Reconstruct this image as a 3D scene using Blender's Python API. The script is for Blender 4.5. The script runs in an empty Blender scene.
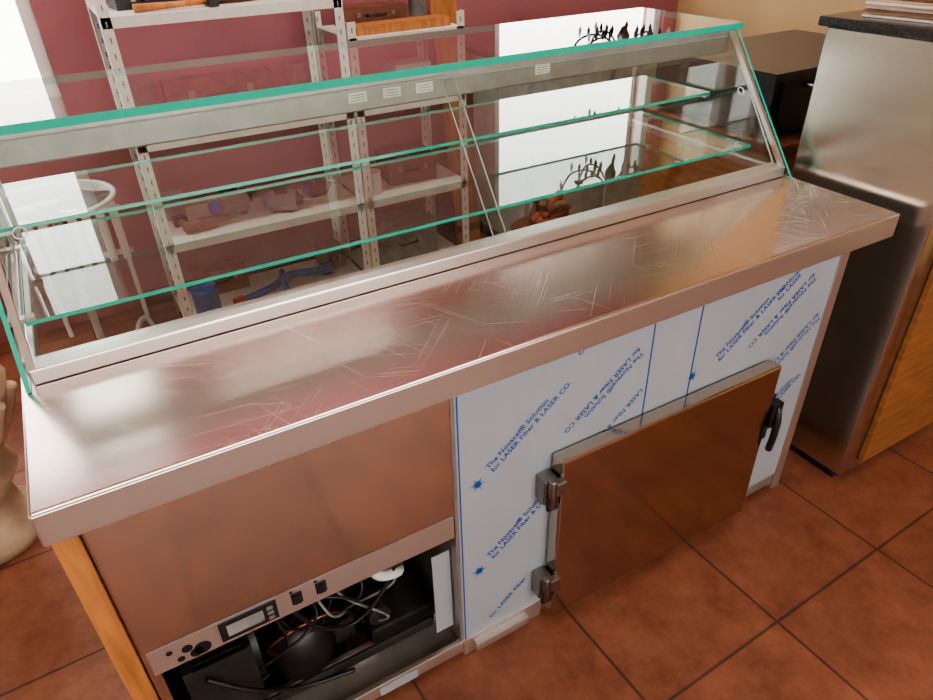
import bpy, bmesh, math, random
from mathutils import Vector, Matrix
random.seed(7)
PI=math.pi
# ------------------------------------------------------------ materials
def newmat(name):
    m=bpy.data.materials.new(name); m.use_nodes=True
    nt=m.node_tree; return m,nt,nt.nodes["Principled BSDF"]
def pbr(name,col,rough=.5,metal=0,noise=0,nscale=20,bump=0,bscale=60,stretch=None,coat=0,emis=0,rvar=0,spec=None):
    m,nt,b=newmat(name); N=nt.nodes; L=nt.links
    b.inputs["Base Color"].default_value=(*col,1); b.inputs["Roughness"].default_value=rough; b.inputs["Metallic"].default_value=metal
    if spec is not None: b.inputs["Specular IOR Level"].default_value=spec
    if coat: b.inputs["Coat Weight"].default_value=coat; b.inputs["Coat Roughness"].default_value=.1
    if emis: b.inputs["Emission Color"].default_value=(*col,1); b.inputs["Emission Strength"].default_value=emis
    tc=N.new("ShaderNodeTexCoord"); mp=N.new("ShaderNodeMapping"); L.new(tc.outputs["Object"],mp.inputs[0])
    if stretch: mp.inputs["Scale"].default_value=stretch
    if noise or rvar:
        n=N.new("ShaderNodeTexNoise"); n.inputs["Scale"].default_value=nscale; n.inputs["Detail"].default_value=5; L.new(mp.outputs[0],n.inputs["Vector"])
    if noise:
        r=N.new("ShaderNodeValToRGB"); r.color_ramp.elements[0].position=.3; r.color_ramp.elements[1].position=.7
        r.color_ramp.elements[0].color=(*[max(0,c*(1-noise)) for c in col],1); r.color_ramp.elements[1].color=(*[min(1,c*(1+noise)) for c in col],1)
        L.new(n.outputs["Fac"],r.inputs[0]); L.new(r.outputs[0],b.inputs["Base Color"])
    if rvar:
        mr=N.new("ShaderNodeMapRange"); mr.inputs["From Min"].default_value=.3; mr.inputs["From Max"].default_value=.7
        mr.inputs["To Min"].default_value=max(0,rough-rvar); mr.inputs["To Max"].default_value=rough+rvar
        L.new(n.outputs["Fac"],mr.inputs[0]); L.new(mr.outputs[0],b.inputs["Roughness"])
    if bump:
        n2=N.new("ShaderNodeTexNoise"); n2.inputs["Scale"].default_value=bscale; n2.inputs["Detail"].default_value=4; L.new(mp.outputs[0],n2.inputs["Vector"])
        bp=N.new("ShaderNodeBump"); bp.inputs["Strength"].default_value=bump; bp.inputs["Distance"].default_value=.01
        L.new(n2.outputs["Fac"],bp.inputs["Height"]); L.new(bp.outputs[0],b.inputs["Normal"])
    return m
def glassmat(name,tint=(.955,.99,.975),boost=1.0):
    m,nt,b=newmat(name); N=nt.nodes; L=nt.links; N.remove(b)
    out=N["Material Output"]
    t=N.new("ShaderNodeBsdfTransparent"); t.inputs[0].default_value=(*tint,1)
    g=N.new("ShaderNodeBsdfGlossy"); g.inputs["Roughness"].default_value=.015
    fr=N.new("ShaderNodeFresnel"); fr.inputs[0].default_value=1.5
    geo=N.new("ShaderNodeNewGeometry"); inv=N.new("ShaderNodeMath"); inv.operation='SUBTRACT'; inv.inputs[0].default_value=1
    L.new(geo.outputs["Backfacing"],inv.inputs[1])
    mu=N.new("ShaderNodeMath"); mu.operation='MULTIPLY'; L.new(fr.outputs[0],mu.inputs[0]); L.new(inv.outputs[0],mu.inputs[1])
    mu2=N.new("ShaderNodeMath"); mu2.operation='MULTIPLY'; mu2.inputs[1].default_value=1.7*boost; mu2.use_clamp=True; L.new(mu.outputs[0],mu2.inputs[0])
    mx=N.new("ShaderNodeMixShader"); L.new(mu2.outputs[0],mx.inputs[0]); L.new(t.outputs[0],mx.inputs[1]); L.new(g.outputs[0],mx.inputs[2])
    L.new(mx.outputs[0],out.inputs[0]); return m
G=glassmat("clear_glass")
GE=pbr("glass_edge_green_glow",(.015,.42,.31),.12,0,emis=.16,coat=.5)  # slight emission stands in for light guided out through the edge
GE2=pbr("glass_edge_pale_glow",(.70,.78,.76),.2,0,emis=.05)  # pale rim, a little glow added in place of carried light
def steel(name,col,rough,scratch=False,stretch=(1,1,1),bump=.05,bs=30,metal=1,rv=.25):
    m,nt,b=newmat(name); N=nt.nodes; L=nt.links
    b.inputs["Metallic"].default_value=metal; b.inputs["Base Color"].default_value=(*col,1)
    tc=N.new("ShaderNodeTexCoord"); mp=N.new("ShaderNodeMapping"); L.new(tc.outputs["Object"],mp.inputs[0]); mp.inputs["Scale"].default_value=stretch
    n=N.new("ShaderNodeTexNoise"); n.inputs["Scale"].default_value=bs; n.inputs["Detail"].default_value=4; L.new(mp.outputs[0],n.inputs["Vector"])
    mr=N.new("ShaderNodeMapRange"); mr.inputs["From Min"].default_value=.3; mr.inputs["From Max"].default_value=.7; mr.inputs["To Min"].default_value=rough*(1-rv); mr.inputs["To Max"].default_value=rough*(1+rv)
    L.new(n.outputs["Fac"],mr.inputs[0])
    last=mr.outputs[0]; h=n.outputs["Fac"]
    if scratch:
        for k,(rot,sc) in enumerate([(.45,(5,620,1)),(-.8,(4,660,1)),(.1,(3,600,1)),(1.2,(5,640,1))]):
            m2=N.new("ShaderNodeMapping"); m2.inputs["Rotation"].default_value=(0,0,rot); L.new(tc.outputs["Object"],m2.inputs[0])
            m3=N.new("ShaderNodeMapping"); m3.inputs["Scale"].default_value=sc; m3.inputs["Location"].default_value=(k*3.3,k*7.7,0); L.new(m2.outputs[0],m3.inputs[0])
            v=N.new("ShaderNodeTexNoise"); v.inputs["Scale"].default_value=1.0; v.inputs["Detail"].default_value=0; L.new(m3.outputs[0],v.inputs["Vector"])
            gt=N.new("ShaderNodeMapRange"); gt.inputs["From Min"].default_value=.735; gt.inputs["From Max"].default_value=.84; gt.inputs["To Max"].default_value=.13; L.new(v.outputs["Fac"],gt.inputs[0])
            ad=N.new("ShaderNodeMath"); ad.operation='ADD'; L.new(last,ad.inputs[0]); L.new(gt.outputs[0],ad.inputs[1]); last=ad.outputs[0]
    L.new(last,b.inputs["Roughness"])
    if bump:
        bp=N.new("ShaderNodeBump"); bp.inputs["Strength"].default_value=bump; bp.inputs["Distance"].default_value=.01; L.new(h,bp.inputs["Height"]); L.new(bp.outputs[0],b.inputs["Normal"])
    return m
S_TOP=steel("worktop_steel",(.70,.575,.545),.185,True,(1,3,1),.002,3,rv=.06)
S_APRON=steel("apron_steel",(.66,.63,.60),.30,False,(1,1,1),0,3,metal=.9,rv=.1)
S_FRONT=steel("front_panel_steel",(.60,.51,.44),.11,False,(1,1,1),.02,5,metal=.98)
S_DOOR=steel("door_steel",(.53,.45,.39),.14,False,(1,1,1),.012,3,metal=1)
S_BR=steel("brushed_steel",(.66,.64,.62),.32,False,(1,1,1),0,5,metal=.9,rv=.1)
S_UNIT=steel("unit_steel",(.62,.60,.56),.24,False,(1,1,14),0,3,rv=.10)
ALU=pbr("grey_aluminium",(.38,.36,.34),.4,.7,noise=.1)
CHROME=pbr("hinge_chrome",(.30,.28,.27),.35,1)
BLACK=pbr("black_plastic",(.012,.012,.013),.4)
DARK=pbr("dark_interior",(.03,.029,.029),.5,.3,noise=.4)
RUBBER=pbr("rubber_gasket",(.05,.05,.05),.6)
BLUEINK=pbr("blue_print_ink",(.006,.075,.30),.4)
WHITE=pbr("white_plastic",(.8,.8,.78),.4)
PALEG=pbr("pale_grey_plastic",(.42,.41,.40),.3,noise=.1)
PAPER=pbr("paper_label",(.75,.73,.68),.7,noise=.1)
COPPER=pbr("copper_pipe",(.45,.18,.09),.3,1)
RACKM=pbr("rack_white_paint",(.74,.72,.68),.5,noise=.08,bump=.05)
BLUE=pbr("blue_paint",(.02,.09,.42),.35,noise=.3)
RED=pbr("red_paint",(.45,.03,.02),.4,noise=.2)
LEATH=pbr("red_brown_cloth",(.30,.07,.04),.7,noise=.4,bump=.3)
ORANGEW=pbr("orange_wood",(.46,.19,.065),.4,noise=.3,nscale=6,stretch=(8,8,1))
WOOD=pbr("brown_wood",(.26,.11,.04),.4,noise=.3,nscale=5,stretch=(2,2,12),coat=.2)
DWOOD=pbr("dark_wood",(.16,.06,.035),.45,noise=.3,nscale=6,stretch=(2,2,10))
GREYP=pbr("grey_metal_paint",(.22,.23,.23),.5,noise=.3,bump=.1)
TEAL=pbr("grey_green_paint",(.42,.48,.46),.4,noise=.15)
RUST=pbr("rusty_iron",(.20,.10,.06),.7,.2,noise=.5,bump=.3)
BEIGE=pbr("beige_plaster",(.55,.40,.28),.8,noise=.3,nscale=9,bump=.5,bscale=14)
BLKBOX=pbr("charcoal_enamel",(.03,.032,.038),.3,noise=.2)
GRANITE=pbr("dark_granite",(.03,.032,.036),.2,noise=.6,nscale=150)
PLUM=pbr("plum_wall_paint",(.39,.145,.17),.7,noise=.08,nscale=3,bump=.15,bscale=80)
TAN=pbr("tan_wall_paint",(.60,.43,.24),.75,noise=.06,nscale=3,bump=.1,bscale=80)
CREAM=pbr("cream_wall_paint",(.66,.56,.44),.8,noise=.04,nscale=3)
CEIL=pbr("ceiling_paint",(.66,.52,.42),.8,noise=.03)
FRAMEW=pbr("white_window_frame",(.8,.8,.79),.4)
def film():
    m,nt,b=newmat("protective_film"); N=nt.nodes; L=nt.links
    tc=N.new("ShaderNodeTexCoord")
    n=N.new("ShaderNodeTexNoise"); n.inputs["Scale"].default_value=5; n.inputs["Detail"].default_value=3; L.new(tc.outputs["Object"],n.inputs["Vector"])
    r=N.new("ShaderNodeValToRGB"); r.color_ramp.elements[0].color=(.35,.41,.47,1); r.color_ramp.elements[1].color=(.44,.50,.56,1); L.new(n.outputs["Fac"],r.inputs[0]); L.new(r.outputs[0],b.inputs["Base Color"])
    b.inputs["Roughness"].default_value=.36; b.inputs["Metallic"].default_value=.25
    w=N.new("ShaderNodeTexNoise"); w.inputs["Scale"].default_value=9; w.inputs["Detail"].default_value=2; L.new(tc.outputs["Object"],w.inputs["Vector"])
    bp=N.new("ShaderNodeBump"); bp.inputs["Strength"].default_value=.15; bp.inputs["Distance"].default_value=.01; L.new(w.outputs["Fac"],bp.inputs["Height"]); L.new(bp.outputs[0],b.inputs["Normal"])
    return m
FILM=film()
def floor_mat():
    m,nt,b=newmat("terracotta_tiles"); N=nt.nodes; L=nt.links
    tc=N.new("ShaderNodeTexCoord"); mp=N.new("ShaderNodeMapping"); L.new(tc.outputs["Object"],mp.inputs[0])
    mp.inputs["Rotation"].default_value=(0,0,-.03); mp.inputs["Location"].default_value=(-1.45+.45*8,.355+.45*12,0)
    br=N.new("ShaderNodeTexBrick"); br.offset=0; br.squash=1
    br.inputs["Scale"].default_value=1; br.inputs["Brick Width"].default_value=.45; br.inputs["Row Height"].default_value=.45
    br.inputs["Mortar Size"].default_value=.0045; br.inputs["Mortar Smooth"].default_value=.3; br.inputs["Bias"].default_value=0
    br.inputs["Color1"].default_value=(.25,.094,.054,1); br.inputs["Color2"].default_value=(.32,.13,.076,1); br.inputs["Mortar"].default_value=(.10,.05,.035,1)
    L.new(mp.outputs[0],br.inputs["Vector"])
    n=N.new("ShaderNodeTexNoise"); n.inputs["Scale"].default_value=8; n.inputs["Detail"].default_value=10; n.inputs["Roughness"].default_value=.75; L.new(tc.outputs["Object"],n.inputs["Vector"])
    r=N.new("ShaderNodeValToRGB"); r.color_ramp.elements[0].position=.32; r.color_ramp.elements[1].position=.7; r.color_ramp.elements[0].color=(.6,.56,.56,1); r.color_ramp.elements[1].color=(1.3,1.3,1.35,1); L.new(n.outputs["Fac"],r.inputs[0])
    mx=N.new("ShaderNodeMix"); mx.data_type='RGBA'; mx.blend_type='MULTIPLY'; mx.inputs[0].default_value=1; L.new(br.outputs["Color"],mx.inputs[6]); L.new(r.outputs[0],mx.inputs[7]); L.new(mx.outputs[2],b.inputs["Base Color"])
    mr=N.new("ShaderNodeMapRange"); mr.inputs["To Min"].default_value=.3; mr.inputs["To Max"].default_value=.55; L.new(n.outputs["Fac"],mr.inputs[0]); L.new(mr.outputs[0],b.inputs["Roughness"])
    bp=N.new("ShaderNodeBump"); bp.inputs["Strength"].default_value=.5; bp.inputs["Distance"].default_value=.004; bp.invert=True; L.new(br.outputs["Fac"],bp.inputs["Height"])
    bp2=N.new("ShaderNodeBump"); bp2.inputs["Strength"].default_value=.25; bp2.inputs["Distance"].default_value=.01; L.new(n.outputs["Fac"],bp2.inputs["Height"]); L.new(bp.outputs[0],bp2.inputs["Normal"]); L.new(bp2.outputs[0],b.inputs["Normal"])
    return m
FLOOR=floor_mat()
# ------------------------------------------------------------ mesh builder
COL=bpy.context.scene.collection
class MB:
    def __init__(s): s.v=[]; s.f=[]; s.m=[]; s.mats=[]; s.sm=[]
    def mi(s,mat):
        if mat not in s.mats: s.mats.append(mat)
        return s.mats.index(mat)
    def add(s,vs,fs,mat,smooth=False,M=None):
        o=len(s.v); k=s.mi(mat) if not isinstance(mat,list) else None
        for p in vs: p=Vector(p); s.v.append(tuple(M@p) if M else tuple(p))
        for i,f in enumerate(fs):
            s.f.append([o+j for j in f]); s.m.append(k if k is not None else s.mi(mat[i])); s.sm.append(smooth)
        return s
    def box(s,x0,x1,y0,y1,z0,z1,mat,M=None):
        vs=[(x0,y0,z0),(x1,y0,z0),(x1,y1,z0),(x0,y1,z0),(x0,y0,z1),(x1,y0,z1),(x1,y1,z1),(x0,y1,z1)]
        return s.add(vs,[(0,3,2,1),(4,5,6,7),(0,1,5,4),(1,2,6,5),(2,3,7,6),(3,0,4,7)],mat,False,M)
    def cyl(s,p0,p1,r0,mat,r1=None,seg=20,smooth=True,M=None):
        r1=r0 if r1 is None else r1; p0=Vector(p0);p1=Vector(p1); d=(p1-p0).normalized()
        a=d.orthogonal().normalized(); b=d.cross(a); vs=[]
        for p,r in((p0,r0),(p1,r1)):
            for i in range(seg):
                t=2*PI*i/seg; vs.append(p+(a*math.cos(t)+b*math.sin(t))*r)
        fs=[(i,(i+1)%seg,seg+(i+1)%seg,seg+i) for i in range(seg)]
        s.add(vs,fs,mat,smooth,M)
        s.add(vs,[tuple(range(seg-1,-1,-1)),tuple(range(seg,2*seg))],mat,False,M); return s
    def tube(s,pts,r,mat,seg=10,M=None,radii=None):
        pts=[Vector(p) for p in pts]; vs=[]; n=len(pts); up=None
        for i,p in enumerate(pts):
            d=(pts[min(i+1,n-1)]-pts[max(i-1,0)]).normalized()
            if up is None: up=d.orthogonal().normalized()
            up=(up-d*up.dot(d)); up=up.normalized() if up.length>1e-6 else d.orthogonal().normalized(); b=d.cross(up)
            rr=radii[i] if radii else r
            for k in range(seg):
                t=2*PI*k/seg; vs.append(p+(up*math.cos(t)+b*math.sin(t))*rr)
        fs=[(i*seg+k,i*seg+(k+1)%seg,(i+1)*seg+(k+1)%seg,(i+1)*seg+k) for i in range(n-1) for k in range(seg)]
        fs+= [tuple(range(seg-1,-1,-1)),tuple(range((n-1)*seg,n*seg))]
        return s.add(vs,fs,mat,True,M)
    def lathe(s,prof,c,mat,seg=28,M=None):
        vs=[];c=Vector(c)
        for r,z in prof:
            for k in range(seg):
                t=2*PI*k/seg; vs.append(c+Vector((r*math.cos(t),r*math.sin(t),z)))
        fs=[(i*seg+k,i*seg+(k+1)%seg,(i+1)*seg+(k+1)%seg,(i+1)*seg+k) for i in range(len(prof)-1) for k in range(seg)]
        fs+=[tuple(range(seg-1,-1,-1)),tuple(range((len(prof)-1)*seg,len(prof)*seg))]
        return s.add(vs,fs,mat,True,M)
    def prism(s,poly,x0,x1,mat_face,mat_edge):   # poly in (y,z), extruded along x
        n=len(poly); vs=[(x0,y,z) for y,z in poly]+[(x1,y,z) for y,z in poly]
        s.add(vs,[tuple(range(n-1,-1,-1)),tuple(range(n,2*n))],mat_face)
        s.add(vs,[(i,(i+1)%n,n+(i+1)%n,n+i) for i in range(n)],mat_edge); return s
    def obj(s,name,parent=None,bev=0,loc=None,rot=None,fix=True):
        me=bpy.data.meshes.new(name); me.from_pydata(s.v,[],s.f)
        for m in s.mats: me.materials.append(m)
        for p,mi,sm in zip(me.polygons,s.m,s.sm): p.material_index=mi; p.use_smooth=sm
        if fix:
            bm=bmesh.new(); bm.from_mesh(me); bmesh.ops.remove_doubles(bm,verts=bm.verts,dist=1e-6) if bev else None
            bmesh.ops.recalc_face_normals(bm,faces=bm.faces); bm.to_mesh(me); bm.free()
        o=bpy.data.objects.new(name,me); COL.objects.link(o)
        if bev:
            b=o.modifiers.new("b","BEVEL"); b.width=bev; b.segments=2; b.limit_method='ANGLE'; b.angle_limit=math.radians(40)
        if parent: o.parent=parent
        if loc: o.location=loc
        if rot: o.rotation_euler=rot
        return o
def empty(name,loc=(0,0,0)):
    e=bpy.data.objects.new(name,None); COL.objects.link(e); e.location=loc; return e
def pane(mb,x0,x1,y0,y1,z0,z1,gm=G,em=GE,thin='z'):
    vs=[(x0,y0,z0),(x1,y0,z0),(x1,y1,z0),(x0,y1,z0),(x0,y0,z1),(x1,y0,z1),(x1,y1,z1),(x0,y1,z1)]
    fs=[(0,3,2,1),(4,5,6,7),(0,1,5,4),(1,2,6,5),(2,3,7,6),(3,0,4,7)]
    ms=[gm,gm,em,em,em,em] if thin=='z' else [em,em,gm,em,gm,em]
    mb.add(vs,fs,ms)
# ------------------------------------------------------------ room
XL,XR,YB,YF,H=-1.7,3.6,2.45,-3.2,3.3
MB().box(XL,XR,YF,YB,-.1,0,FLOOR).obj("floor")
MB().box(XL,XR,YF,YB,H,H+.1,CEIL).obj("ceiling")
W1=(-1.3,.22,1.0,2.75); W2=(2.3,3.5,1.38,2.2)
wb=MB()
xs=[XL-.15,W1[0],W1[1],W2[0],W2[1],XR+.15]
for a,b_,z0,z1 in [(xs[0],xs[1],0,H),(W1[0],W1[1],0,W1[2]),(W1[0],W1[1],W1[3],H),(xs[2],xs[3],0,H),(W2[0],W2[1],0,W2[2]),(W2[0],W2[1],W2[3],H),(xs[4],xs[5],0,H)]:
    wb.box(a,b_,YB,YB+.18,z0,z1,PLUM)
wb.obj("wall_back")
WF=(-1.0,2.6,.95,2.5)  # opening of an unseen wall, added to cut daylight from the front
wf=MB()
for a,b_,z0,z1 in [(XL-.15,WF[0],0,H),(WF[0],WF[1],0,WF[2]),(WF[0],WF[1],WF[3],H),(WF[1],XR+.15,0,H)]: wf.box(a,b_,YF-.15,YF,z0,z1,CREAM)
wf.obj("added_wall_front")
MB().box(XL-.15,XL,YF,YB,0,H,CREAM).obj("wall_left")
MB().box(XR,XR+.15,YF,YB,0,H,TAN).obj("wall_right")
for i,W in enumerate([W1,W2]):
    w=MB(); x0,x1,z0,z1=W; t=.05
    w.box(x0,x1,YB+.03,YB+.10,z0,z0+t,FRAMEW).box(x0,x1,YB+.03,YB+.10,z1-t,z1,FRAMEW).box(x0,x0+t,YB+.03,YB+.10,z0+t,z1-t,FRAMEW).box(x1-t,x1,YB+.03,YB+.10,z0+t,z1-t,FRAMEW)
    if i==0:
        for xm in (-.22,-.62): w.box(xm-.04,xm+.04,YB+.03,YB+.10,z0+t,z1-t,FRAMEW)
    w.box(x0-.0,x1+.0,YB-.0,YB+.03,z0,z0+.03,FRAMEW)
    w.obj("window_%d"%(i+1),bev=.004)
MB().box(W1[1]+.05,XR-.012,YB-.012,YB,0,.08,DWOOD).obj("baseboard_back")
MB().box(XR-.012,XR,YF,YB-.012,0,.08,DWOOD).obj("baseboard_right")
# ------------------------------------------------------------ refrigerated counter
RC=empty("refrigerated_counter")
L_=2.0; TZ=.93; FY=.035
MB().box(0,L_,0.002,.405,.872,TZ,S_TOP).obj("worktop",RC,bev=.004)
MB().box(.001,L_-.001,-.0015,.012,.866,TZ-.003,S_APRON).box(L_-.012,L_+.0015,.0,.40,.866,TZ-.003,S_APRON).box(-.0015,.012,.0,.40,.866,TZ-.003,S_APRON).obj("worktop_apron",RC,bev=.002)
c=MB(); c.box(.0,.038,FY,.395,0,.866,ORANGEW); c.obj("wooden_end_panel",RC,bev=.002)
c=MB()
c.box(.042,.06,FY,.395,.02,.866,S_FRONT)
c.box(.06,1.88,.38,.395,.02,.866,DARK)
c.box(.06,.685,FY+.01,.38,.02,.045,ALU)
c.box(.685,.70,FY,.38,.02,.866,ALU)
c.box(.70,1.88,FY+.002,.38,.02,.866,ALU)
c.box(.06,.685,FY+.06,.38,.60,.61,DARK)
c.obj("carcass",RC)
MB().box(.044,.682,FY-.008,FY+.012,.527,.866,S_FRONT).obj("upper_front_panel",RC,bev=.003)
MB().box(.05,.68,FY-.004,FY+.004,.455,.522,S_BR).obj("control_panel",RC,bev=.001)
c=MB()
c.box(.044,.692,FY-.002,FY+.012,.02,.062,S_BR)
c.box(.692,.93,FY-.004,FY+.01,.004,.066,S_BR)
c.box(.72,.88,FY-.022,FY-.004,.022,.05,S_BR)
c.box(.06,.68,FY+.10,FY+.115,.045,.075,S_BR)
c.box(1.845,1.88,FY-.006,FY+.012,.0,.866,S_BR)
c.obj("bottom_rail",RC,bev=.002)
f=MB(); f.box(.693,1.845,FY-.002,FY+.002,.066,.866,FILM)
f.box(.635,.682,FY+.03,FY+.032,.10,.38,FILM); f.box(.46,.56,FY-.0035,FY-.002,.022,.05,FILM)
f.obj("protective_film_sheet",RC)
f=MB()
for x in (1.205,1.352): f.box(x,x+.003,FY-.0035,FY-.002,.066,.866,BLUEINK)
f.box(.697,.700,FY-.0035,FY-.002,.066,.866,BLUEINK)
f.obj("film_seams",RC)
def txt(body,x,z,ang,size=.0195):
    cu=bpy.data.curves.new("film_print","FONT"); cu.body=body; cu.size=size; cu.space_line=.98; cu.space_character=1.05; cu.offset=.0004; cu.materials.append(BLUEINK)
    o=bpy.data.objects.new("film_print",cu); COL.objects.link(o); o.parent=RC
    o.matrix_local=Matrix.Translation((x,FY-.0028,z))@Matrix.Rotation(ang,4,Vector((0,-1,0)))@Matrix.Rotation(PI/2,4,'X')
    return o
def star(x,z,r=.02):
    mb=MB()
    for k in range(12):
        a=2*PI*k/12; rr=r*(1 if k%2==0 else .65); w=.0018
        d=Vector((math.cos(a),0,math.sin(a))); n=Vector((-d.z,0,d.x)); c0=Vector((x,FY-.003,z))
        mb.add([c0+n*w,c0-n*w,c0+d*rr-n*w*.3,c0+d*rr+n*w*.3],[(0,1,2,3)],BLUEINK)
    mb.cyl((x,FY-.0035,z),(x,FY-.002,z),r*.4,BLUEINK,seg=12)
    mb.obj("film_star_mark",RC,fix=False)
T1="The Novacel\u00ae Solution\nfor LASER Fiber & LASER CO."
A=math.radians(39)
for z in (.615,.335,): 
    txt(T1,.77,z,A); star(.742,z-.032)
txt("for LASER Fiber",.775,.10,A)
txt("tion\nCO.",.985,.84,A)
txt(T1,1.175,.775,A+PI); txt("LASER Fiber & LASER CO.",1.19,.665,A+PI)
txt(T1,1.44,.66,A); txt("The Novacel\u00ae\nfor LASER",1.62,.78,A); star(1.36,.635)
txt(T1,1.76,.80,A+PI); txt(T1,1.83,.66,A+PI); txt("Solution\nLASER CO.",1.74,.42,A)
d=MB(); d.box(.935,1.655,-.012,FY-.006,.04,.585,S_DOOR); d.obj("door_leaf",RC,bev=.006)
d=MB(); d.box(.945,1.645,FY-.006,FY-.002,.05,.575,RUBBER); d.obj("door_gasket",RC)
for zc in (.50,.165):
    h=MB(); h.box(.895,.932,-.004,FY-.002,zc-.035,zc+.04,CHROME); h.box(.915,.945,-.024,-.004,zc+.0,zc+.04,CHROME); h.cyl((.912,-.010,zc-.04),(.912,-.010,zc+.045),.010,CHROME)
    h.box(.90,.93,-.014,-.002,zc-.05,zc-.0,BLACK)
    h.obj("door_hinge",RC,bev=.004)
h=MB(); h.box(1.672,1.70,.008,FY-.003,.30,.46,BLACK); h.box(1.66,1.70,-.02,.008,.37,.45,BLACK); h.tube([(1.68,-.015,.44),(1.676,-.028,.40),(1.674,-.030,.35),(1.676,-.024,.29)],.010,BLACK)
h.obj("door_latch_handle",RC,bev=.004)
t=MB(); y=FY-.004
t.box(.175,.285,y-.004,y,.466,.516,BLACK); t.box(.188,.258,y-.0055,y-.004,.477,.507,GREYP)
for k in range(3): t.box(.265,.277,y-.006,y-.004,.472+.014*k,.481+.014*k,GREYP)
t.obj("thermostat",RC,bev=.001)
for xx in (.325,.375):
    s_=MB(); s_.box(xx-.011,xx+.011,y-.003,y,.478,.508,BLACK); s_.box(xx-.007,xx+.007,y-.008,y-.003,.482,.504,BLACK); s_.obj("rocker_switch",RC,bev=.001)
    s_=MB(); s_.box(xx-.012,xx-.006,y-.0006,y,.511,.517,BLACK); s_.obj("switch_label",RC)
hl=MB()
for (xx,zz,r) in [(.085,.498,.006),(.115,.49,.010),(.14,.475,.016),(.128,.47,.012),(.10,.47,.007)]:
    hl.cyl((xx,y-.0006,zz),(xx,y+.002,zz),r,BLACK,seg=14)
hl.obj("cutout_hole",RC)
k=MB()
k.lathe([(.02,.045),(.085,.05),(.092,.07),(.094,.11),(.09,.15),(.075,.19),(.045,.212),(.01,.218)],(.33,.22,0.015),BLACK)
k.box(.23,.43,.13,.31,.045,.06,DARK)
k.box(.40,.46,.17,.25,.09,.17,BLACK)
k.obj("compressor",RC)
k=MB()
k.box(.08,.10,.10,.36,.06,.33,DARK); k.box(.21,.22,.10,.36,.06,.33,DARK)
for i in range(16): k.box(.10,.21,.10+.016*i,.103+.016*i,.065,.325,DARK)
k.cyl((.22,.23,.2),(.235,.23,.2),.10,BLACK,seg=24)
for i in range(5):
    a=2*PI*i/5; k.add([(.24,.23,.2),(.245,.23+.085*math.cos(a),.2+.085*math.sin(a)),(.252,.23+.085*math.cos(a+.7),.2+.085*math.sin(a+.7))],[(0,1,2)],ALU)
k.obj("condenser_fan",RC)
k=MB()
def arc(pts,n=8):
    out=[];P=[Vector(p) for p in pts]
    for i in range(len(P)-1):
        p0=P[max(i-1,0)];p1=P[i];p2=P[i+1];p3=P[min(i+2,len(P)-1)]
        for j in range(n):
            t_=j/n; out.append(.5*((2*p1)+(-p0+p2)*t_+(2*p0-5*p1+4*p2-p3)*t_*t_+(-p0+3*p1-3*p2+p3)*t_**3))
    out.append(P[-1]); return out
k.tube(arc([(.40,.2,.13),(.47,.16,.2),(.45,.12,.3),(.36,.14,.34),(.22,.2,.32)]),.004,BLACK)
k.tube(arc([(.28,.16,.16),(.25,.15,.22),(.32,.14,.26),(.42,.15,.24),(.5,.2,.1)]),.004,COPPER)
k.tube(arc([(.12,.09,.3),(.2,.07,.22),(.3,.09,.12),(.42,.08,.10)]),.006,BLACK)
k.tube(arc([(.3,.1,.42),(.36,.09,.3),(.44,.1,.24),(.52,.1,.3),(.6,.12,.42)]),.005,BLACK)
for i in range(16):
    a0=random.uniform(.1,.6); k.tube(arc([(a0,random.uniform(.12,.3),.40),(a0+random.uniform(-.1,.1),random.uniform(.1,.25),.3),(a0+random.uniform(-.12,.12),random.uniform(.1,.2),.2),(a0+random.uniform(-.1,.1),random.uniform(.15,.3),.1)]),.0035,[BLACK,DARK,GREYP,RUST][i%4],seg=6)
k.obj("pipework",RC)
k=MB(); path=arc([(.52,.12,.50),(.50,.10,.42),(.52,.10,.36),(.57,.12,.32),(.60,.2,.24),(.62,.25,.15)],14)
k.tube(path,.012,WHITE,radii=[.014 if i%2 else .011 for i in range(len(path))]); k.obj("drain_hose",RC)
k=MB(); k.box(.50,.57,.20,.28,.30,.40,BLACK); k.box(.49,.66,.13,.30,.05,.13,DARK); k.obj("electrical_box",RC,bev=.004)
k=MB(); k.box(.10,.64,.09,.10,.10,.13,DARK); k.cyl((.52,.14,.16),(.52,.25,.16),.03,DARK); k.obj("mounting_bracket",RC,bev=.003)
# ------------------------------------------------------------ glass display case
DC=empty("glass_display_case")
GT=(.60,1.03,1.298,1.315)
p=MB(); pane(p,.005,1.995,GT[0],GT[1],GT[2],GT[3]); p.obj("top_glass",DC)
for x0 in (.008,1.984):
    p=MB(); p.prism([(.325,.932),(.385,.932),(1.02,.932),(1.02,1.298),(.612,1.298)],x0,x0+.008,G,GE); p.obj("side_glass",DC)
p=MB(); pane(p,.03,1.97,.66,.96,1.1045,1.113); p.obj("upper_shelf",DC)
p=MB(); pane(p,.03,1.975,.475,.96,.9845,.993); p.obj("lower_shelf",DC)
def fpane(x0,x1,off,name):
    a=Vector((0,.372,.958)); b=Vector((0,.612,1.285)); dn=Vector((0,(b-a).z,-(b-a).y)).normalized(); a=a+dn*off; b=b+dn*off; e=dn*.005
    q=MB(); vs=[(x0,a.y,a.z),(x1,a.y,a.z),(x1,b.y,b.z),(x0,b.y,b.z)]; vs+= [(x,y+e.y,z+e.z) for x,y,z in vs]
    q.add(vs,[(0,1,2,3),(7,6,5,4),(0,4,5,1),(1,5,6,2),(2,6,7,3),(3,7,4,0)],[G,G,GE2,GE2,GE2,GE2]); q.obj(name,DC)
fpane(.035,1.035,0,"front_pane_a"); fpane(1.005,1.978,.009,"front_pane_b")
q=MB()
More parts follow.
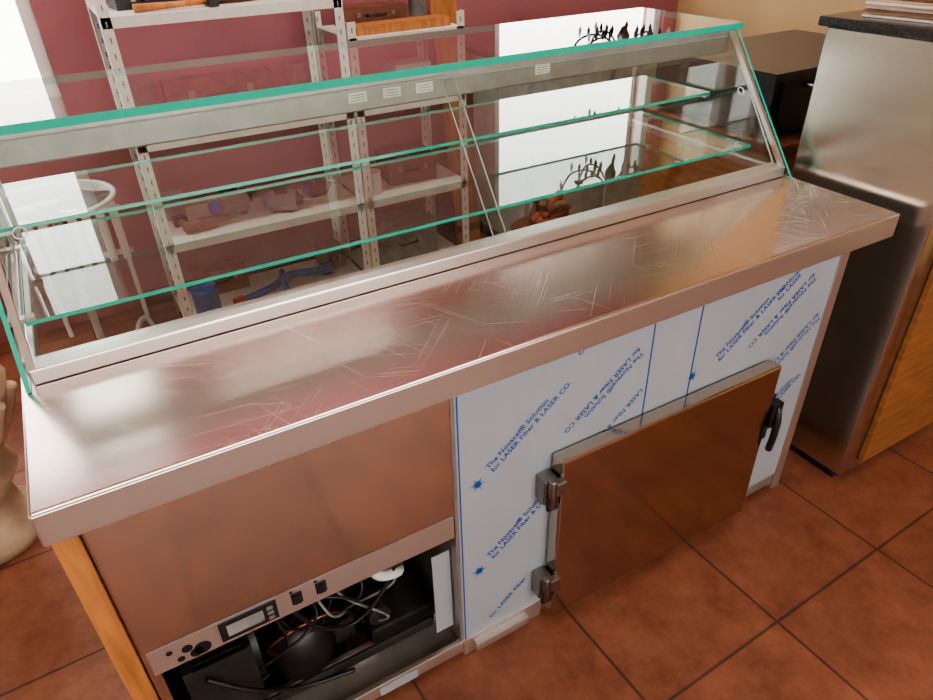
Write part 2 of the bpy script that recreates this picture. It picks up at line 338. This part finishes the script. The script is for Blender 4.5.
for xx in (.075,1.93):
    cpt=Vector((xx,.515,1.146)); n=Vector((0,-.806,.592)); u=Vector((1,0,0)); w_=n.cross(u)
    q.tube([cpt+n*.004+(u*math.cos(t)+w_*math.sin(t))*.011 for t in [2*PI*i/20 for i in range(21)]],.0013,WHITE,seg=6)
q.obj("finger_ring",DC)
q=MB(); q.box(.02,1.98,.345,.395,.931,.962,S_BR)
q.box(.018,.034,.395,1.02,.931,.955,S_BR); q.box(1.964,1.982,.395,1.02,.931,.955,S_BR)
q.obj("base_rail",DC,bev=.003)
q=MB(); q.box(.02,1.98,.628,.668,1.232,1.297,ALU); q.obj("lamp_beam",DC,bev=.004)
q=MB()
for x0,x1 in ((.020,.032),(1.970,1.98)):
    q.prism([(.350,.962),(.366,.962),(.626,1.29),(.610,1.29)],x0,x1,S_BR,S_BR)
    q.box(x0,x1,1.0,1.016,.955,1.297,S_BR)
for sx in (.1,1.9):
    for yy,zz in ((.68,1.10),(.9,1.10),(.52,.98),(.9,.98)): q.box(.018 if sx<1 else 1.965,.045 if sx<1 else 1.982,yy-.01,yy+.01,zz-.006,zz+.004,S_BR)
q.obj("side_frame",DC)
q=MB()
for xx in (.77,.855,.94,1.28): q.box(xx,xx+.045,.6265,.628,1.253,1.275,PAPER); [q.box(xx+.006,xx+.039,.6258,.6265,1.257+.006*j,1.2585+.006*j,GREYP) for j in range(3)]
q.obj("rail_sticker",DC)
# ------------------------------------------------------------ rack
RK=empty("slotted_angle_rack")
r=MB()
def post(mb,x,y,sx,sy,h):
    mb.box(min(x,x+sx*.035),max(x,x+sx*.035),y-.001*1,y+.002,0,h,RACKM); mb.box(x-.001,x+.002,min(y,y+sy*.035),max(y,y+sy*.035),0,h,RACKM)
    z=.05
    while z<h-.03:
        mb.box(x+sx*.018-.003,x+sx*.018+.003,y-.0018,y-.001,z,z+.018,GREYP); z+=.05
XA,XB,XC=.40,1.26,1.80
for x,sx in ((XA,1),(XB,-1),(XB+.01,1),(XC,-1)):
    for yy,sy in ((1.90,1),(2.30,-1)): post(r,x,yy,sx,sy,1.75 if x<1.265 else 1.24)
r.obj("posts",RK)
r=MB()
for z in (.10,.50,.91,1.33):
    for a,b_ in ((XA,XB),(XB+.01,XC)):
        zz=1.18 if (z>1.3 and b_==XC) else z
        r.box(a+.003,b_-.003,1.899,1.903,zz-.035,zz,RACKM); r.box(a+.003,b_-.003,2.297,2.299,zz-.035,zz,RACKM); r.box(a+.003,b_-.003,1.903,2.297,zz-.003,zz,RACKM)
r.obj("shelves",RK,bev=0)
def motor(loc,rot,s=1,mat=GREYP):
    m=MB(); m.cyl((-.07,0,.05),(.07,0,.05),.045,mat)
    for i in range(10):
        a=2*PI*i/10; m.box(-.06,.06,-.003,.003,.04,.052,mat,Matrix.Translation((0,0,.05))@Matrix.Rotation(a,4,'X'))
    m.cyl((.07,0,.05),(.10,0,.05),.03,DARK,.02); m.cyl((.10,0,.05),(.14,0,.05),.008,CHROME); m.cyl((-.07,0,.05),(-.09,0,.05),.042,BLUE,.03)
    m.box(-.03,.03,-.03,.03,.09,.115,BLACK); m.box(-.05,.05,-.04,.04,0,.008,DARK)
    o=m.obj("electric_motor",loc=loc,rot=(0,0,rot),fix=True); o.scale=(s,s,s)
def drill(loc,rot,mat=BLUE,s=1):
    m=MB(); m.lathe([(.012,-.11),(.03,-.10),(.034,0),(.03,.06),(.02,.08),(.018,.12),(.01,.14)],(0,0,0),mat,M=Matrix.Translation((0,0,.034))@Matrix.Rotation(PI/2,4,'Y'))
    m.tube([(-.06,0,.03),(-.08,.06,.025),(-.085,.13,.022)],.02,mat); m.box(-.12,-.05,.12,.17,0,.05,BLACK); m.cyl((.14,0,.034),(.2,0,.034),.004,CHROME)
    o=m.obj("power_drill",loc=loc,rot=(0,0,rot)); o.scale=(s,s,s)
def can(loc,mat,r_=.05,h_=.12,name="paint_can"):
    m=MB(); m.lathe([(r_,0),(r_,h_*.97),(r_*1.04,h_*.98),(r_*1.04,h_),(r_*.85,h_),(r_*.84,h_*.97)],(0,0,0),mat)
    m.tube([(r_*1.05*math.cos(t),0,h_*.85-r_*1.1*math.sin(t)*.9) for t in [PI*i/10 for i in range(11)]],.0025,CHROME,seg=6)
    m.obj(name,loc=loc,rot=(0,0,random.uniform(0,6)))
def pipes(loc,rot,mat):
    m=MB()
    m.tube(arc([(-.22,0,.03),(-.05,.02,.03),(.05,.05,.04),(.2,.0,.03)]),.018,mat); m.tube([(-.05,-.12,.03),(0,.02,.035),(.06,.13,.03)],.014,mat)
    m.cyl((.2,0,.03),(.25,-.01,.03),.028,mat); m.cyl((-.26,0,.03),(-.22,0,.03),.026,RED); m.cyl((-.05,-.15,.03),(-.05,-.12,.03),.02,CHROME)
    m.obj("pipe_clamp",loc=loc,rot=(0,0,rot))
def crate(loc,rot,w,d,h,mat,name="tool_case"):
    m=MB(); m.box(-w/2,w/2,-d/2,d/2,0,h*.6,mat); m.box(-w/2,w/2,-d/2,d/2,h*.61,h,mat); m.box(-w*.3,-w*.24,-d/2-.006,-d/2,h*.5,h*.72,CHROME); m.box(w*.24,w*.3,-d/2-.006,-d/2,h*.5,h*.72,CHROME)
    m.tube([(-w*.15,-d/2,h*.55),(-w*.13,-d/2-.02,h*.55),(w*.13,-d/2-.02,h*.55),(w*.15,-d/2,h*.55)],.006,BLACK,seg=8)
    m.obj(name,bev=.005,loc=loc,rot=(0,0,rot))
def board(loc,rot,w,d,h,mat,name): MB().box(-w/2,w/2,-d/2,d/2,0,h,mat).box(-w/2,w/2,-d/2+.01,d/2-.01,h,h+.004,mat).obj(name,bev=.004,loc=loc,rot=rot)
def hammer(loc,rot,mat=ORANGEW):
    m=MB(); m.tube([(-.14,0,.015),(0,0,.016),(.12,0,.018)],.012,mat,radii=[.014,.011,.010]); m.box(.11,.14,-.05,.03,.003,.033,DARK); m.cyl((.125,.03,.018),(.125,.05,.018),.016,DARK); m.obj("hammer",loc=loc,rot=(0,0,rot))
z1,z2,z3,z4,z5=.10,.50,.91,1.33,1.18
motor((.72,2.10,z2),.3); motor((.93,2.02,z2),-.5,.9); motor((1.12,2.12,z2),.1,.7,RUST); board((.95,2.26,z2),(0,0,0),.5,.05,.03,DWOOD,"wood_plank"); can((.50,2.2,z2),GREYP,.045,.11); drill((.58,1.99,z2),.1,RUST,.8)
pipes((.88,2.05,z1),.25,BLUE); can((.51,1.98,z1),BLUE,.055,.15); crate((1.16,2.20,z1),0,.12,.12,.10,RUST,"small_rusty_box"); crate((.62,2.23,z1),0,.24,.10,.12,LEATH,"red_toolbox")
drill((.56,2.00,z3),.3,GREYP,.9); crate((.80,2.235,z3),0,.44,.10,.14,RUST,"rusty_box"); drill((.88,1.97,z3),-.1,RUST); can((1.14,1.98,z3),RUST,.04,.10); can((1.14,2.2,z3),GREYP,.05,.16); can((.50,2.23,z3),GREYP,.05,.15)
crate((.60,2.14,z4),.1,.26,.14,.05,BLACK); drill((.90,2.03,z4),.1,RUST); crate((1.16,2.12,z4),-.1,.14,.14,.07,GREYP,"small_parts_box"); hammer((.66,1.96,z4),.05)
board((1.54,2.0,z5),(0,0,.03),.44,.12,.03,ORANGEW,"wood_board"); crate((1.50,2.2,z5),.0,.3,.12,.08,DWOOD,"wooden_box"); can((1.73,2.2,z5),GREYP,.04,.12)
motor((1.42,2.05,z3),.2,.8); crate((1.66,2.2,z3),.0,.18,.14,.1,WHITE,"first_aid_box"); crate((1.58,2.12,z2),-.1,.24,.2,.12,DWOOD,"wooden_chest"); can((1.35,2.0,z2),WHITE,.04,.1); crate((1.5,2.1,z1),.1,.34,.2,.2,GREYP,"metal_chest")
MB().box(-.07,.07,-.012,.012,0,1.25,ORANGEW).box(-.07,.07,-.016,-.012,.1,.14,DWOOD).obj("leaning_plank",bev=.003,loc=(1.95,2.16,.003),rot=(-.17,.0,0))
m=MB(); m.tube(arc([(.20,2.08,.014),(.22,2.14,.07),(.26,2.17,.08),(.29,2.12,.014)]),.012,PALEG); m.cyl((.06,2.05,.014),(.32,1.98,.014),.013,PALEG)
m.obj("pvc_pipe_bends")
o=MB(); o.box(2.10,3.1,1.85,2.35,.08,.98,TEAL); o.box(2.07,3.13,1.82,2.38,.98,1.01,DWOOD)
for xx in (2.12,3.04): 
    for yy in (1.87,2.29): o.box(xx,xx+.04,yy,yy+.04,0,.08,DWOOD)
for xx in (2.13,2.62): o.box(xx,xx+.45,1.838,1.85,.12,.94,TEAL); o.cyl((xx+(.4 if xx<2.3 else .05),1.82,.55),(xx+(.4 if xx<2.3 else .05),1.84,.55),.012,CHROME)
o.obj("old_sideboard",bev=.004)
crate((2.35,2.0,1.01),.05,.3,.18,.12,DWOOD,"jewelry_box"); crate((2.66,2.1,1.01),.1,.26,.2,.1,GREYP,"metal_toolbox"); can((2.95,2.05,1.01),WHITE,.05,.1,"enamel_pot")
m=MB(); m.lathe([(.15,.33),(.16,.335),(.16,.355),(.15,.36)],(1.98,1.50,0),DWOOD)
for i in range(4):
    a=PI/4+PI/2*i; m.cyl((1.98+.10*math.cos(a),1.5+.10*math.sin(a),.335),(1.98+.14*math.cos(a),1.5+.14*math.sin(a),0),.014,DWOOD)
m.obj("round_stool")
m=MB()
for i in range(16):
    a=random.uniform(0,6.28); q_=random.uniform(.04,.12)
    m.tube(arc([(0,0,.03),(q_*.5*math.cos(a),q_*.5*math.sin(a),.03+random.uniform(.02,.09)),(q_*math.cos(a+.3),q_*math.sin(a+.3),.03+random.uniform(0,.10))],5),.02,[LEATH,RUST,LEATH,RUST][i%4],seg=8)
m.lathe([(.05,.0),(.08,.01),(.07,.05),(.02,.07)],(0,0,0),LEATH)
m.obj("dried_flower_bunch",loc=(1.98,1.5,.362))
o=MB()
for i in range(7): o.box(-.08+.055*i,-.08+.055*i+.035,2.30,2.36,.32,.58,WHITE)
o.cyl((-.10,2.33,.35),(.30,2.33,.35),.014,WHITE); o.cyl((-.10,2.33,.55),(.30,2.33,.55),.014,WHITE); o.box(-.07,-.05,2.32,2.34,0,.32,WHITE); o.box(.26,.28,2.32,2.34,0,.32,WHITE)
o.obj("white_radiator",bev=.006)
o=MB()
pr=[(.20,.812),(.21,.814),(.21,.822),(.20,.824)]
vs_=len(o.v); o.lathe([(.188,.812),(.188,.822)],(.08,1.72,0),G); o.lathe([(.19,.811),(.205,.811),(.205,.823),(.19,.823),(.19,.811)],(.08,1.72,0),GE2)
o.cyl((.08,1.72,.02),(.08,1.72,.811),.014,PALEG); o.cyl((.08,1.72,.80),(.08,1.72,.811),.06,PALEG)
for i in range(4):
    a=PI/4+PI/2*i; o.tube(arc([(.08,1.72,.15),(.08+.1*math.cos(a),1.72+.1*math.sin(a),.07),(.08+.19*math.cos(a),1.72+.19*math.sin(a),.012)]),.011,PALEG)
o.obj("round_glass_table",fix=False)
o=MB(); o.lathe([(.16,0),(.17,.04),(.12,.08),(.10,.16),(.15,.24),(.12,.32),(.14,.40),(.20,.47),(.215,.53),(.19,.57),(.21,.60),(.1,.61)],(-.37,1.16,0),BEIGE)
for i in range(12):
    a=2*PI*i/12; o.tube(arc([(-.37+.12*math.cos(a),1.16+.12*math.sin(a),.32),(-.37+.17*math.cos(a),1.16+.17*math.sin(a),.40),(-.37+.215*math.cos(a),1.16+.215*math.sin(a),.5)],5),.018,BEIGE,seg=8)
o.obj("stone_pedestal")
# ------------------------------------------------------------ right hand units
RU=empty("stainless_side_unit")
MB().box(2.05,2.90,-.06,.37,.03,1.325,S_UNIT).obj("steel_body",RU,bev=.004)
MB().box(2.13,2.88,-.078,-.061,.06,1.27,WOOD).obj("wood_front",RU,bev=.003)
MB().box(2.06,2.88,-.04,.36,0,.03,DARK).obj("plinth",RU)
MB().box(2.035,2.92,-.09,.39,1.326,1.35,GRANITE).obj("granite_top",RU,bev=.004)
o=MB()
for i in range(8):
    o.box(-.17+random.uniform(-.01,.01),.17+random.uniform(-.01,.01),-.14+random.uniform(-.01,.01),.14,.006*i,.006*i+.005,[PAPER,BEIGE,RUST,PAPER,BEIGE][i%5])
o.obj("newspaper_stack",loc=(2.29,.19,1.351),rot=(0,0,.1))
o=MB(); o.box(2.3,3.4,.62,1.25,0,.86,WOOD); o.box(2.28,3.42,.6,1.27,.86,.9,DWOOD)
for xx in (2.32,2.86): o.box(xx,xx+.50,.605,.62,.06,.80,WOOD)
o.obj("wooden_cabinet",bev=.004)
o=MB(); o.box(2.30,3.1,.68,1.24,.915,1.12,BLKBOX); o.box(2.33,3.07,.665,.68,.93,1.09,BLACK); o.tube([(2.45,.665,1.07),(2.45,.64,1.07),(3.0,.64,1.07),(3.0,.665,1.07)],.008,CHROME)
for xx in (2.35,3.03):
    for yy in (.76,1.15): o.cyl((xx,yy,.9),(xx,yy,.916),.015,BLACK)
o.obj("charcoal_oven",bev=.008)
CH=empty("chandelier",(2.54,1.72,0))
o=MB(); o.cyl((0,0,2.0),(0,0,H-.005),.006,DARK); o.lathe([(.01,1.50),(.03,1.54),(.015,1.60),(.045,1.68),(.02,1.76),(.02,1.9),(.035,1.95),(.01,2.0)],(0,0,0),DARK)
o.lathe([(.05,H-.03),(.05,H-.005)],(0,0,0),RUST)
for i in range(8):
    a=2*PI*i/8; ca,sa=math.cos(a),math.sin(a)
    o.tube(arc([(0,0,1.62),(.1*ca,.1*sa,1.54),(.2*ca,.2*sa,1.56),(.25*ca,.25*sa,1.66)]),.005,DARK,seg=8); o.cyl((.25*ca,.25*sa,1.66),(.25*ca,.25*sa,1.67),.025,DARK); o.cyl((.25*ca,.25*sa,1.67),(.25*ca,.25*sa,1.74),.009,WHITE)
    o.tube(arc([(.02*ca,.02*sa,1.9),(.12*ca,.12*sa,1.78),(.25*ca,.25*sa,1.67)]),.004,DARK,seg=6)
    for r_ in (.08,.12,.16,.2,.25): o.lathe([(.001,-.05),(.009,-.03),(.006,-.01),(.001,0)],(r_*ca,r_*sa,1.55 if r_<.25 else 1.65),DARK if r_<.2 else GE2,seg=6)
o.obj("chandelier_frame",CH)
# ------------------------------------------------------------ light
w=bpy.data.worlds.new("w"); bpy.context.scene.world=w; w.use_nodes=True
bg=w.node_tree.nodes["Background"]; bg.inputs[0].default_value=(1,.965,.92,1); bg.inputs[1].default_value=6.6
CL=empty("added_fill_lamp",(1.0,1.35,0))  # added lamp, out of view, brightens the room behind the glass
MB().box(-.55,.55,-.12,.12,H-.05,H-.004,FRAMEW).obj("fill_housing",CL,bev=.004)
l=bpy.data.lights.new("fill_panel","AREA"); l.shape='RECTANGLE'; l.size=1.0; l.size_y=.2; l.energy=36; l.color=(1,.93,.84)
lo=bpy.data.objects.new("fill_panel",l); COL.objects.link(lo); lo.parent=CL; lo.location=(0,0,H-.06)
bpy.context.scene.view_settings.look='AgX - Medium High Contrast'
# ------------------------------------------------------------ camera
cx=Vector((0.8651,-0.5010,-0.0237)); cy=Vector((0.2926,0.4661,0.8349)); cz=Vector((-0.4074,-0.7292,0.5499))
cam=bpy.data.cameras.new("camera"); co=bpy.data.objects.new("camera",cam); COL.objects.link(co)
Mx=Matrix((cx,cy,cz)).transposed().to_4x4(); Mx.translation=Vector((0.2077,-0.892,1.633)); co.matrix_world=Mx
cam.sensor_width=36; cam.lens=36*684.7/933; cam.clip_start=.02
bpy.context.scene.camera=co
